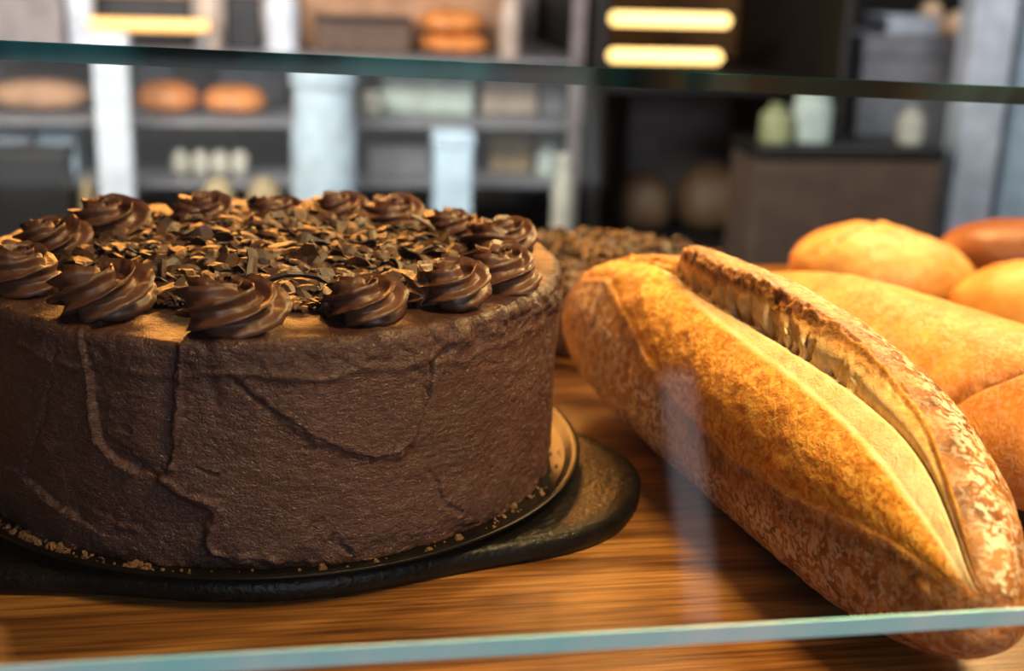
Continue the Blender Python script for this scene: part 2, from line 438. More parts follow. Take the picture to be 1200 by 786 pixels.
mb = MB(); mb.box((-.75, -.42, -.035), (1.05, .365, 0), b=.004)
o = mb.build('wooden_counter', M_wood); tag(o, 'dark varnished wooden counter board under the cake and the bread', 'counter')
counter = o
mb = MB(); mb.box((-.72, -.38, -.9), (1.02, .34, -.035), b=.004)
cb = mb.build('counter_base', plain('dark_stained_panel', (.03, .02, .014), .5)); tag(cb, 'dark base cabinet carrying the wooden counter board', 'counter base')

# ================================================================== BREAD
def loaf_base(prm, U, PH):
    ax, ay, bx, by, W, hz, pw, tp, bend = prm
    A = np.array([ax, ay]); B = np.array([bx, by]); d = B-A; L = np.linalg.norm(d); d = d/L; n = np.array([-d[1], d[0]])
    s = np.sqrt(np.clip(1-np.abs(U)**pw, 0, 1)); wt = 1+tp*U; c = (A+B)/2
    lat = W*wt*s*np.cos(PH)+bend*(U*U-.5)
    x = c[0]+d[0]*U*L/2+n[0]*lat; y = c[1]+d[1]*U*L/2+n[1]*lat
    sn = np.sin(PH)
    zz = np.where(sn > 0, hz*sn, hz*.7*np.sign(sn)*np.abs(sn)**.7)
    z = .7*hz+zz*s*wt
    return np.stack([x, y, z], -1)
def normals(P):
    du = np.gradient(P, axis=0); dv = np.gradient(P, axis=1)
    n = np.cross(du, dv); n /= np.linalg.norm(n, axis=-1)[..., None]+1e-12
    return n
def set_attr(o, name, vals):
    at = o.data.attributes.new(name, 'FLOAT', 'POINT'); at.data.foreach_set('value', np.asarray(vals, np.float32).ravel())
def crust_attr(nt, colout, mapped):
    N, L = nt.nodes, nt.links
    def at(nm):
        a = N.new('ShaderNodeAttribute'); a.attribute_name = nm; return a.outputs['Fac']
    def mix(f, a, b):
        m = N.new('ShaderNodeMix'); m.data_type = 'RGBA'; L.new(f, m.inputs['Factor']); L.new(a, m.inputs['A'])
        if isinstance(b, tuple): m.inputs['B'].default_value = (*b, 1)
        else: L.new(b, m.inputs['B'])
        return m.outputs['Result']
    def ramp(sc, stops, det=6, dist=0):
        n = N.new('ShaderNodeTexNoise'); n.inputs['Scale'].default_value = 1; n.inputs['Detail'].default_value = det; n.inputs['Distortion'].default_value = dist
        L.new(mapped(sc), n.inputs['Vector']); r = N.new('ShaderNodeValToRGB'); e = r.color_ramp.elements
        while len(e) < len(stops): e.new(.5)
        for k, (p_, c_) in enumerate(stops): e[k].position = p_; e[k].color = (*c_, 1)
        L.new(n.outputs['Fac'], r.inputs['Fac']); return r.outputs['Color']
    gold = ramp((260, 170, 260), [(.34, (.46, .15, .014)), (.5, (.72, .30, .035)), (.68, (.86, .50, .11))], 8, 1.5)
    pale = ramp((70, 70, 70), [(.35, (.78, .57, .24)), (.6, (.88, .73, .42))])
    pit = ramp((220, 220, 220), [(.35, (.50, .32, .13)), (.65, (.70, .52, .26))])
    toast = ramp((260, 260, 260), [(.36, (.06, .018, .006)), (.52, (.22, .075, .018)), (.7, (.46, .20, .05))], 8, 1)
    flour = ramp((270, 270, 270), [(.46, (0, 0, 0)), (.575, (1, 1, 1))], 8, 1.2)
    c = mix(at('gold'), colout, gold); c = mix(at('pale'), c, pale); c = mix(at('pit'), c, pit)
    mu = N.new('ShaderNodeMath'); mu.operation = 'MULTIPLY'; L.new(flour, mu.inputs[0]); L.new(at('flour'), mu.inputs[1])
    c = mix(mu.outputs[0], c, (.84, .68, .50))
    c = mix(at('toast'), c, toast)
    return c
M_crust = mat('bread_crust', [(.34, (.13, .038, .007)), (.5, (.31, .105, .018)), (.68, (.50, .21, .045))], scale=(110, 80, 110), detail=7, rough=.33, rough2=.6, spec=.5, attr=crust_attr, distort=.8,
              bumps=[('warp', (240, 240, 240), .45, .0012), ('noise', (900, 900, 900), .35, .0005)])
BRD = (.174, .1111, .2264, -.2405, .0397, .0565, 2.5984, .0069, -.0199)
def big_loaf():
    nu, nv = 620, 460
    U = np.sin(np.linspace(-PI/2*.985, PI/2*.985, nu))[:, None]+np.zeros((1, nv)); 
    # the slash side (upper left) gets the finer angular spacing; phi runs 180 (left) -> 90 (top) -> 0 (right)
    PH = np.linspace(PI*1.5, -PI*.5, nv)[None]+0*U
    P0 = loaf_base(BRD, U, PH)
    nrm = normals(P0)
    cen = loaf_base(BRD, U, PH*0+PI/2)*.0
    if ((nrm*(P0-np.array([.2, -.06, .04]))).sum(-1)).mean() < 0: nrm = -nrm
    px, zd = project(P0)
    view = ((CAM-P0)*nrm).sum(-1) > 0
    def trace(line):      # pixel line on the loaf -> phi as a smooth function of the position along the loaf
        pts = []
        for (a, b) in zip(line[:-1], line[1:]):
            for t in np.linspace(0, 1, 8, endpoint=False): pts.append((a[0]+(b[0]-a[0])*t, a[1]+(b[1]-a[1])*t))
        pts.append(line[-1]); us, fs = [], []
        for q in pts:
            dd = np.where(view, np.hypot(px[..., 0]-q[0], px[..., 1]-q[1]), 1e9); k = np.unravel_index(np.argmin(dd), dd.shape)
            us.append(U[k]); fs.append(PH[k])
        us, fs = np.array(us), np.array(fs); o = np.argsort(us); us, fs = us[o], fs[o]
        co = np.polyfit(us, fs, 5); lo, hi = us[0], us[-1]
        return np.polyval(co, np.clip(U[:, 0], lo, hi)), lo, hi
    fL, l0, l1 = trace([(712, 330), (728, 365), (755, 420), (790, 470), (830, 515), (870, 550), (920, 583), (970, 603), (1020, 625), (1065, 650), (1105, 680), (1130, 700)])
    fP, p0, p1 = trace([(768, 306), (800, 340), (850, 388), (905, 425), (960, 470), (1010, 520), (1060, 580), (1100, 640), (1135, 690)])
    fC, c0, c1 = trace([(790, 318), (840, 358), (900, 393), (960, 428), (1020, 470), (1062, 518), (1092, 560), (1118, 610), (1138, 690)])
    fE, e0, e1 = trace([(800, 312), (860, 345), (920, 372), (980, 405), (1035, 440), (1068, 480), (1092, 540), (1115, 590), (1135, 640), (1143, 700)])
    fE = np.minimum(fE, fC-.10)
    fE2 = fE-.05
    u = U[:, 0]
    open_w = smooth(-.985, -.82, u)*smooth(.985, .86, u)              # how open the cut is along the loaf
    ear_h = .0095*smooth(e0-.07, e0+.03, u)*smooth(.62, -.05, u)**.7*(1-.15*smooth(-.1,-.8,u))
    ear_h = ear_h*(1+.16*fbm(np.stack([u*9, 0*u, 0*u], -1), 3, 3))+.0016*smooth(e0-.08, e0+.04, u)*smooth(.95, .6, u)
    e = lambda f: f[:, None]
    W = .0397
    wob = .05*fbm(P0*55, 3, 12)
    ph = PH+wob*.35
    tL = smooth(.0, .06, e(fL)-ph)              # 1 inside the opening, past the left crust edge
    tP = smooth(-.03, .05, e(fP)-ph+wob*.6)
    tC = smooth(-.03, .03, e(fC)-ph)
    tE = smooth(0, .05, e(fE)-ph)
    ow = e(open_w)
    d = -.0006*tL*ow*(1-tE)+.0004*np.exp(-((ph-e(fL)-.02)/.05)**2)*ow
    gmid = (ph-e(fP))/(e(fL)-e(fP)+1e-6)
    d = d+.0016*np.sin(PI*np.clip(gmid, 0, 1))*ow                      # belly of the golden strip
    d = d-.0013*tP*(1-tE)*ow
    wallpos = np.clip((e(fC)-ph)/(e(fC)-e(fE)+1e-6), 0, 1.0)           # 0 foot of crumb wall, 1 crest foot
    wall = tC*ow
    d = d-.0035*np.exp(-((wallpos-.12)/.2)**2)*wall*(1-tE)
    d = d+e(ear_h)*(np.clip(wallpos, 0, 1)**1.15)*smooth(0, .012, e(fE2)*0+ph-e(fE2)+.03)*np.where(ph > e(fE2), 1, 0)
    back = np.clip((ph-e(fE2)+.95)/.95, 0, 1)*(ph <= e(fE2))
    d = d+e(ear_h)*back**1.6
    # bubbles in the torn crumb
    arc = u[:, None]*.185
    q_ = np.stack([arc/.0048+0*wallpos, wallpos*2.4+.35*np.sin(arc*400), 0*wallpos], -1)
    cell = smooth(-.25, .55, vnoise(q_, 7)+.5*vnoise(q_*2.1, 8))
    pitm = np.exp(-((wallpos-.36)/.27)**2)*wall*(1-tE)*smooth(-.96, -.9, U)*smooth(.55, .3, U)
    d = d-.0056*pitm*cell
    ragc = np.exp(-((wallpos-.95)/.16)**2)*ow*(ph > e(fE2)-.04)
    d = d+.0034*ragc*fbm(P0*np.array([300, 190, 300]), 4, 19)*smooth(.9, .2, U)
    # grain
    gold = np.clip(tL*(1-tP)*ow, 0, 1)
    d = d+(.00075*fbm(P0*np.array([170, 110, 170]), 4, 29)*gold+.0005*fbm(P0*160, 3, 30)*(1-gold))+.0012*fbm(P0*38, 3, 33)
    P = P0+nrm*d[..., None]
    P[..., 2] = np.maximum(P[..., 2], .0003)
    toast = np.clip(smooth(.66, .92, wallpos+.15*fbm(P0*200, 3, 23))*wall*smooth(-.16, -.02, ph-e(fE2)), 0, 1)*smooth(.75, .15, U)*smooth(e0-.04, e0+.04, U)
    pale = np.clip(tP*(1-tC)*ow+tP*(1-tE)*.4*ow, 0, 1)*(1-toast)
    pit = np.clip(tC*(1-smooth(.35, .75, wallpos))*ow, 0, 1)
    # inner face of the ear above the pits stays golden
    gold2 = np.maximum(gold, np.clip(tC*smooth(.35, .6, wallpos)*ow, 0, 1)*(ph > e(fE2)-.02))
    flour = np.clip(.22+.90*smooth(.0, .35, ph-e(fL))*(1-tL)*smooth(.97, .35, U)+.75*smooth(.10, .45, e(fE2)-ph)*smooth(1.4, .5, e(fE2)-ph), 0, 1)*(1-gold2)
    flour = flour*(.70+.6*np.clip(fbm(P0*30, 3, 40)+.3, 0, 1))
    faces = grid_faces(nu, nv, False, flip=False)
    return P.reshape(-1, 3), faces, dict(gold=gold2, pale=pale, pit=pit, toast=toast, flour=flour), (fL, fE2, PH, nu, nv)
def build_big_loaf():
    P, Fc, at, (fL, fE2, PH, nu, nv) = big_loaf()
    root = empty('crusty_bread_loaf', (.2, -.065, 0))
    tag(root, 'long crusty bread loaf split open along its top, nearest loaf beside the cake', 'bread')
    base = np.array([.2, -.065, 0.])
    # face region by the face's first corner
    ph = PH.reshape(-1)[Fc[:, 0]]; row = Fc[:, 0]//nv
    reg = np.where(ph > fL[row], 0, np.where(ph > fE2[row]+.10, 1, np.where(ph > fE2[row]-.10, 2, 0)))
    fr = P.reshape(nu, nv, 3)
    for k, nm in ((0, 'crust'), (1, 'split_crumb'), (2, 'ear_crust')):
        sel = Fc[reg == k]; used = np.unique(sel); remap = np.full(len(P), -1); remap[used] = np.arange(len(used))
        V = P[used]-base; F_ = list(map(tuple, remap[sel]))
        if k == 0:      # close the two tips
            for r_ in (0, nu-1):
                ids = [int(remap[r_*nv+j]) for j in range(nv)]; ids = [i for i in ids if i >= 0]
                c_ = len(V); V = np.vstack([V, [V[ids].mean(0)]])
                F_ += [(c_, ids[j], ids[j+1]) if r_ else (c_, ids[j+1], ids[j]) for j in range(len(ids)-1)]
        o = mesh_obj(nm, V, F_, M_crust, root)
        for a_, v_ in at.items():
            vv = v_.reshape(-1)[used]
            if len(V) > len(vv): vv = np.concatenate([vv, np.zeros(len(V)-len(vv))])
            set_attr(o, a_, vv)
    return root
build_big_loaf()

def simple_loaf(name, label, prm, matr, seed, lumps=.002, grooves=(), flour=.2, nu=220, nv=160, group=None):
    U = np.sin(np.linspace(-PI/2*.985, PI/2*.985, nu))[:, None]+np.zeros((1, nv)); PH = np.linspace(0, 2*PI, nv, endpoint=False)[None]+0*U
    P = loaf_base(prm, U, PH); n = normals(P); c = P.mean((0, 1))
    if ((n*(P-c)).sum(-1)).mean() < 0: n = -n
    d = lumps*fbm(P*24, 3, seed)+.0006*fbm(P*120, 3, seed+3)
    gm = np.zeros(U.shape)
    for (u0, u1, p0, p1, w, dep, st) in grooves:      # a seam between (u0, phi0) and (u1, phi1)
        dist, side = seg_dist(U*.17, PH*.045, [(u0*.17, p0*.045), (u1*.17, p1*.045)])
        g = np.exp(-(dist/w)**2); d = d-dep*g+st*(side > 0)*smooth(0, w, dist)*np.exp(-dist/.02); gm = np.maximum(gm, g)
    P = P+n*d[..., None]; P[..., 2] = np.maximum(P[..., 2], .0003)
    base = np.array([c[0], c[1], 0])
    V = np.vstack([P.reshape(-1, 3), P[0].mean(0)[None], P[-1].mean(0)[None]])-base; k = nu*nv
    F_ = list(map(tuple, grid_faces(nu, nv, True, flip=True)))
    for j in range(nv): F_ += [(k, j, (j+1) % nv), (k+1, (nu-1)*nv+(j+1) % nv, (nu-1)*nv+j)]
    o = mesh_obj(name, V, F_, matr, None, True, base); tag(o, label, 'bread', group)
    z = np.concatenate([gm.reshape(-1), [0, 0]])
    set_attr(o, 'toast', z*.75); set_attr(o, 'flour', np.full(len(z), flour))
    for a_ in ('gold', 'pale', 'pit'): set_attr(o, a_, z*0)
    return o
M_gold = mat('golden_crust', [(.3, (.42, .13, .016)), (.5, (.58, .21, .03)), (.72, (.72, .34, .075))], scale=(38, 38, 38), detail=7, rough=.42, rough2=.6, spec=.45, attr=crust_attr, distort=.8,
             bumps=[('warp', (160, 160, 160), .45, .0014), ('noise', (700, 700, 700), .3, .0005)])
M_roll = mat('pale_golden_crust', [(.3, (.56, .21, .025)), (.5, (.70, .33, .055)), (.72, (.78, .46, .13))], scale=(22, 22, 22), rough=.4, rough2=.55, attr=crust_attr, bumps=[('warp', (120, 120, 120), .3, .001)])
M_dark = mat('dark_brown_crust', [(.3, (.22, .065, .016)), (.7, (.36, .12, .030))], scale=(22, 22, 22), rough=.45, attr=crust_attr, bumps=[('noise', (150, 150, 150), .3, .001)])
simple_loaf('crusty_bread_loaf', 'smooth golden brown loaf lying alongside and behind the split loaf', (.252, .130, .380, -.155, .050, .0445, 2.9, .02, .008), M_gold, 51, .0025,
            grooves=[(.26, .66, 2.75, 1.0, .0042, .0028, .003)], flour=.16)
simple_loaf('round_bread_roll', 'domed golden bread roll with creased top, behind the long loaves', (.358, .288, .470, .232, .046, .0300, 2.2, 0, 0), M_roll, 61, .004,
            grooves=[(-.3, .5, 1.2, 1.7, .004, .003, .004), (-.5, -.1, 2.2, 1.4, .004, .0025, .003)], flour=.3)
simple_loaf('round_bread_roll', 'smooth yellow bread roll cut off by the right edge of the photo', (.415, .168, .53, .118, .042, .0325, 2.2, 0, 0), M_roll, 71, .002, flour=.1)
simple_loaf('dark_bread_loaf', 'dark reddish brown loaf in the back right corner of the counter', (.487, .322, .66, .270, .036, .0275, 3.4, 0, 0), M_dark, 81, .002, flour=.03)

# second cake at the back: a low chocolate cake covered in crumbs
def back_cake():
    root = empty('crumb_cake', (.205, .217, 0)); tag(root, 'low dark chocolate cake with crumbly top standing behind the big cake', 'cake')
    mb = MB(); R, h = .082, .038
    n = 120; nr = 40
    prof = [(R*.97, .0005), (R, .004), (R, h-.008), (R-.003, h-.002), (R-.008, h)]+[(r, h) for r in np.linspace(R-.012, .004, 30)]
    prof = np.array(prof); t = np.linspace(0, 2*PI, n, endpoint=False)
    P = np.stack([prof[:, :1]*np.cos(t), prof[:, :1]*np.sin(t), prof[:, 1:]+0*t], -1)
    d = .0035*fbm(P*110, 4, 5)
    P[..., 2] += d*(P[..., 2] > .004)+.006*smooth(R, .02, np.hypot(P[..., 0], P[..., 1])); P[..., 0] += d*.6*np.cos(t); P[..., 1] += d*.6*np.sin(t)
    P[0, :, 2] = .0005
    F_ = list(map(tuple, grid_faces(len(prof), n, True)))+[tuple((len(prof)-1)*n+i for i in range(n)), tuple(range(n))[::-1]]
    mesh_obj('cake_body', P.reshape(-1, 3), F_, M_back, root)
    rg = np.random.default_rng(14)
    for k in range(520):
        r = R*.95*math.sqrt(rg.uniform()); a = rg.uniform(0, 2*PI); l = rg.uniform(.005, .013)
        V, f_ = flake(rg, l, l*rg.uniform(.4, .8), .0012, rg.uniform(0, .4))
        mb.add(place(V, (r*math.cos(a), r*math.sin(a), h+.003+.006*float(smooth(R, .02, r))), (rg.normal()*.6, rg.normal()*.6, rg.uniform(0, 6))), f_)
    o = mb.build('chocolate_crumble', M_shave, root); o['kind'] = 'stuff'
M_back = mat('dark_chocolate_cake', [(.3, (.04, .016, .010)), (.7, (.085, .035, .022))], scale=(60, 60, 60), rough=.6, bumps=[('noise', (200, 200, 200), .6, .002)])
back_cake()

# ================================================================== GLASS
def glass_mat():
    m = bpy.data.materials.new('clear_glass'); m.use_nodes = True; nt = m.node_tree; N = nt.nodes; L = nt.links
    N.remove(N['Principled BSDF']); out = N['Material Output']
    tr = N.new('ShaderNodeBsdfTransparent'); tr.inputs['Color'].default_value = (.965, .985, .975, 1)
    gl = N.new('ShaderNodeBsdfGlossy'); gl.inputs['Roughness'].default_value = .015
    tc = N.new('ShaderNodeTexCoord'); no = N.new('ShaderNodeTexNoise'); no.inputs['Scale'].default_value = 30; L.new(tc.outputs['Object'], no.inputs['Vector'])
    mr = N.new('ShaderNodeMapRange'); mr.inputs['To Min'].default_value = .02; mr.inputs['To Max'].default_value = .06; L.new(no.outputs['Fac'], mr.inputs['Value']); L.new(mr.outputs['Result'], gl.inputs['Roughness'])
    fr = N.new('ShaderNodeFresnel'); fr.inputs['IOR'].default_value = 1.45
    geo = N.new('ShaderNodeNewGeometry'); mul = N.new('ShaderNodeMath'); mul.operation = 'MULTIPLY'; sub = N.new('ShaderNodeMath'); sub.operation = 'SUBTRACT'; sub.inputs[0].default_value = 1
    L.new(geo.outputs['Backfacing'], sub.inputs[1]); L.new(fr.outputs['Fac'], mul.inputs[0]); L.new(sub.outputs[0], mul.inputs[1])
    mx = N.new('ShaderNodeMixShader'); L.new(mul.outputs[0], mx.inputs['Fac']); L.new(tr.outputs[0], mx.inputs[1]); L.new(gl.outputs[0], mx.inputs[2]); L.new(mx.outputs[0], out.inputs['Surface'])
    return m
M_glass = glass_mat()
M_edge_top = mat('green_glass_edge', [(.40, (.0006, .010, .013)), (.52, (.003, .034, .042)), (.66, (.022, .13, .16))], scale=(26, 6, 6), detail=3, rough=.12, spec=.2)  # lighter bands along the length are painted reflections of the room
M_edge_bot = mat('cyan_glass_edge', [(.35, (.34, .92, .88)), (.7, (.80, .99, .96))], scale=(22, 8, 8), detail=3, rough=.25, spec=.6)  # very pale colour stands in for light piped through the glass
bl, br = on_z(90, 777, .060), on_z(1200, 713.5, .060)
ex = (br-bl); ex /= np.linalg.norm(ex)
tl = CAM+ray(0, 47)*.505
pn = np.cross(ex, tl-bl); pn /= np.linalg.norm(pn)
def on_plane(x, y):
    d = ray(x, y); return CAM+d*(((bl-CAM)@pn)/(d@pn))
tr_ = on_plane(1200, 102)
if pn@(CAM-bl) < 0: pn = -pn                    # towards the viewer
et = tr_-tl; et /= np.linalg.norm(et)
b0, b1 = bl-ex*.22, br+ex*.16
t0, t1 = tl-et*.16, tr_+et*.12
TH = .0085
guard = empty('glass_guard', tuple((b0+b1)/2)); gp = np.array(guard.location)
tag(guard, 'sloping clear glass guard in front of the cake and bread, with green polished edges', 'glass guard')
def slab(name, q, m):
    V = [p-gp for p in q]+[p-gp-pn*TH for p in q]
    return mesh_obj(name, V, [(0, 1, 2, 3), (7, 6, 5, 4)], m, guard, False)
slab('glass_pane', [b0, b1, t1, t0], M_glass)
def edge(name, a, b, inn, m, wd=.0006):
    """solid strip that closes the pane along one edge"""
    q = [a, b, b+inn*wd, a+inn*wd]; V = [p-gp for p in q]+[p-gp-pn*TH for p in q]
    return mesh_obj(name, V, [(0, 1, 2, 3), (7, 6, 5, 4), (0, 4, 5, 1), (1, 5, 6, 2), (2, 6, 7, 3), (3, 7, 4, 0)], m, guard, False)
inn_t = (b0-t0)/np.linalg.norm(b0-t0)
o = edge('top_edge', t0, t1, inn_t, M_edge_top); o['label'] = 'dark green polished top edge'
o = edge('bottom_edge', b0, b1, -inn_t, M_edge_bot); o['label'] = 'bright cyan polished bottom edge'
M_steel = mat('brushed_steel', [(.3, (.45, .45, .44)), (.7, (.6, .6, .58))], scale=(10, 10, 200), rough=.3, metal=1)
for a, b in ((b0, t0), (b1, t1)):
    for q in (a, b):
        mb = MB(); mb.box(np.array([q[0]-.007, q[1]-.012, .0005])-gp, np.array([q[0]+.007, q[1]+.012, q[2]+.006])-gp, .002)
        mb.build('support_post', M_steel, guard)

# ================================================================== ROOM
M_wall = plain('dark_painted_wall', (.035, .026, .020), .8)
M_floor = plain('grey_floor', (.10, .085, .07), .5)
M_ceil = plain('off_white_ceiling', (.30, .28, .26), .9)
def room_box(name, lo, hi, m):
    mb = MB(); mb.box(lo, hi, .001); return struct(mb.build(name, m))
X0, X1, Y0, Y1, Z0, Z1 = -2.6, 3.2, -3.2, 3.4, -.9, 1.9
room_box('floor', (X0-.1, Y0-.1, Z0-.1), (X1+.1, Y1+.1, Z0), M_floor)
room_box('ceiling', (X0-.1, Y0-.1, Z1), (X1+.1, Y1+.1, Z1+.1), M_ceil)
room_box('wall_back', (X0, Y1, Z0), (X1, Y1+.1, Z1), M_wall)
room_box('wall_left', (X0-.1, Y0, Z0), (X0, Y1, Z1), M_wall)
room_box('wall_right', (X1, Y0, Z0), (X1+.1, Y1, Z1), M_wall)
room_box('wall_front', (X0, Y0-.1, Z0), (X1, Y0, Z1), M_wall)

# ================================================================== BACK OF THE SHOP
M_white = plain('white_enamel', (.62, .64, .68), .4)
M_bluew = plain('pale_blue_plastic', (.50, .60, .66), .35)
M_blueb = plain('bright_blue_white_paper', (.62, .78, .95), .45)
M_greyb = plain('warm_grey_card', (.24, .20, .19), .8)
M_kraft = plain('kraft_card', (.45, .24, .13), .8)
M_orange = plain('orange_glaze', (.72, .25, .06), .4)
M_darkbox = plain('charcoal_plastic', (.018, .017, .017), .4)
M_tan = plain('tan_crust', (.42, .30, .15), .6)
M_cream = plain('cream_dough', (.60, .55, .44), .6)
M_grey = plain('grey_metal', (.26, .25, .26), .4)
M_pgreen = plain('pale_green_paper', (.58, .66, .58), .6)
M_yell = plain('yellow_green_glass', (.45, .45, .22), .3)
M_peach = plain('peach_glaze', (.85, .55, .32), .5)
M_beige = plain('beige_ceramic', (.55, .42, .33), .5)
M_shelfw = plain('shelf_wood', (.36, .19, .095), .6)
M_smoke = plain('smoky_board', (.15, .135, .12), .6)
M_oven = plain('black_oven_steel', (.014, .011, .009), .5)
M_brownb = plain('brown_paper', (.12, .07, .045), .7)
M_ovloaf = plain('baked_brown', (.13, .07, .03), .6)
M_ovback = plain('glow_tinted_oven_back', (.30, .13, .035), .7)  # orange tint puts the tubes' glow into the panel's colour
M_tube = plain('glowing_tube', (.9, .6, .25), .4, emit=((1, .66, .22), 3.0))
M_tube2 = plain('glowing_strip', (.9, .5, .2), .4, emit=((1, .50, .10), 1.3))
BY = 1.9
def rect(x0, y0, x1, y1, Y):
    ym, xm = (y0+y1)/2, (x0+x1)/2
    return on_y(x0, ym, Y)[0], on_y(x1, ym, Y)[0], on_y(xm, y0, Y)[2], on_y(xm, y1, Y)[2]
BENCH = -.36
S1, S2, S3 = on_y(300, 62, BY)[2], on_y(300, 138, BY)[2], on_y(300, 208, BY)[2]
mb = MB(); mb.box((-1.3, 1.66, BENCH-.03), (2.3, 2.55, BENCH), .004)
o = mb.build('back_worktop', M_smoke); tag(o, 'long dark worktop at the back of the shop behind the display counter', 'worktop')
mb = MB(); mb.box((-1.26, 1.72, Z0+.0005), (2.26, 2.5, BENCH-.03), .004)
o = mb.build('back_cupboard', M_oven); tag(o, 'dark cupboard base under the back worktop', 'cupboard')
# open rack, left half
xl, xr = on_y(-60, 130, BY)[0], on_y(698, 100, 1.8)[0]-.012
rack = empty('shelf_rack', ((xl+xr)/2, 2.1, BENCH)); rp = np.array(rack.location)
tag(rack, 'open wooden shelf rack behind the cake, filling the left background', 'rack')
def rb(nm, lo, hi, m):
    mb = MB(); mb.box(np.array(lo)-rp, np.array(hi)-rp, .003); return mb.build(nm, m, rack)
for z in (S1, S2, S3): rb('shelf_board', (xl, 1.84, z-.008), (xr, 2.34, z), M_grey)
for x in (xl+.012, xr-.012):
    for y in (1.852, 2.33): rb('upright', (x-.012, y-.012, BENCH), (x+.012, y+.012, .42), M_greyb)
rb('back_panel', (xl, 2.345, BENCH), (xr, 2.36, .42), plain('pale_tan_board', (.60, .50, .40), .7))
rb('shelf_board', (xl, 1.84, .30), (xr, 2.34, .314), M_shelfw)
def bbox(name, label, cat, r, m, base, Y=BY, dep=.12, lid=None, group=None):
    x0, x1, zt, zb = rect(*r, Y); b = base+.0004
    o = empty(name, ((x0+x1)/2, Y+dep/2, b)); tag(o, label, cat, group)
    h = zt-b; w = x1-x0; t = max(.008, h*.10)
    mb = MB(); mb.box((-w/2, -dep/2, 0), (w/2, dep/2, h-t), .004); mb.build('body', m, o)
    mb = MB(); mb.box((-w/2-.003, -dep/2-.003, h-t), (w/2+.003, dep/2+.003, h), .004); mb.build('lid', lid or m, o)
    return o
def bjar(name, label, cat, r, m, base, Y=BY, lid=None, neck=.6, group=None):
    x0, x1, zt, zb = rect(*r, Y); b = base+.0004; R = (x1-x0)/2; h = zt-b
    o = empty(name, ((x0+x1)/2, Y+R, b)); tag(o, label, cat, group)
    mb = MB(); mb.lathe([(R*.9, 0), (R, .01*h+.002), (R, h*.68), (R*.92, h*.76), (R*neck, h*.86), (R*neck, h*.9)], 32)
    smooth_by_angle(mb.build('body', m, o))
    mb = MB(); mb.lathe([(R*neck*1.1, h*.9), (R*neck*1.12, h*.92), (R*neck*1.12, h*.985), (R*neck*1.0, h)], 32)
    smooth_by_angle(mb.build('lid', lid or m, o))
    return o
def bloaf(name, label, cat, r, m, base, Y=BY, dep=None, seed=1, group=None):
    x0, x1, zt, zb = rect(*r, Y); h = zt-base; w = x1-x0; dep = dep or min(w, .14)
    U = np.sin(np.linspace(-PI/2*.97, PI/2*.97, 40))[:, None]+np.zeros((1, 32)); PH = np.linspace(0, 2*PI, 32, endpoint=False)[None]+0*U
    P = loaf_base((-w/2, 0, w/2, 0, dep/2, h/1.7, 2.4, 0, 0), U, PH); P = P+.0015*fbm(P*40, 2, seed)[..., None]; P[..., 2] = np.maximum(P[..., 2], 0)
    V = np.vstack([P.reshape(-1, 3), P[0].mean(0)[None], P[-1].mean(0)[None]]); k = 40*32
    F_ = list(map(tuple, grid_faces(40, 32, True, flip=True)))
    for j in range(32): F_ += [(k, j, (j+1) % 32), (k+1, 39*32+(j+1) % 32, 39*32+j)]
    o = mesh_obj(name, V, F_, m, None, True, ((x0+x1)/2, Y+dep/2, base+.0004)); return tag(o, label, cat, group)
# --- on the upper shelf (seen above the green glass edge)
bbox('storage_box', 'blurred grey brown box at the left end of the upper shelf', 'box', (-40, -50, 72, 62), M_greyb, S1)
bjar('storage_jar', 'blurred white jar on the upper shelf, left of the glowing strip', 'jar', (76, -30, 108, 62), M_white, S1, neck=.8)
bbox('storage_tin', 'dark tin behind the glowing yellow strip lamp, left one', 'tin', (112, -10, 222, 62), M_darkbox, S1, Y=BY+.10, lid=M_kraft)
bjar('storage_jar', 'blurred beige jar between two dark tins on the upper shelf', 'jar', (232, -20, 258, 62), M_beige, S1, Y=BY+.02, neck=.85)
bbox('storage_tin', 'dark tin right of the beige jar on the upper shelf', 'tin', (264, -12, 306, 62), M_darkbox, S1, Y=BY+.08, lid=M_kraft)
bjar('storage_jar', 'blurred white jar on the upper shelf beside the wooden crate', 'jar', (311, -14, 350, 66), M_white, S1, neck=.7)
cr_ = bbox('wooden_crate', 'wide orange brown crate in the middle of the upper shelf', 'crate', (354, -24, 590, 64), M_kraft, S1, Y=BY+.12, dep=.2)
bbox('serving_tray', 'dark tray of small things in front of the orange brown crate', 'tray', (372, 20, 482, 64), M_brownb, S1, Y=BY+.02, dep=.07, lid=M_darkbox)
bloaf('glazed_loaf', 'orange glazed loaf, lower of the stacked pair on the upper shelf', 'bread', (497, 40, 578, 64), M_orange, S1, seed=3)
z_ = rect(497, 40, 578, 64, BY)[2]
bloaf('glazed_loaf', 'orange glazed loaf, upper of the stacked pair on the upper shelf', 'bread', (495, 12, 572, 40), M_orange, z_-.002, seed=4)
bjar('storage_jar', 'blurred tall beige jar at the right end of the upper shelf', 'jar', (588, -6, 612, 70), M_beige, S1, neck=.8)
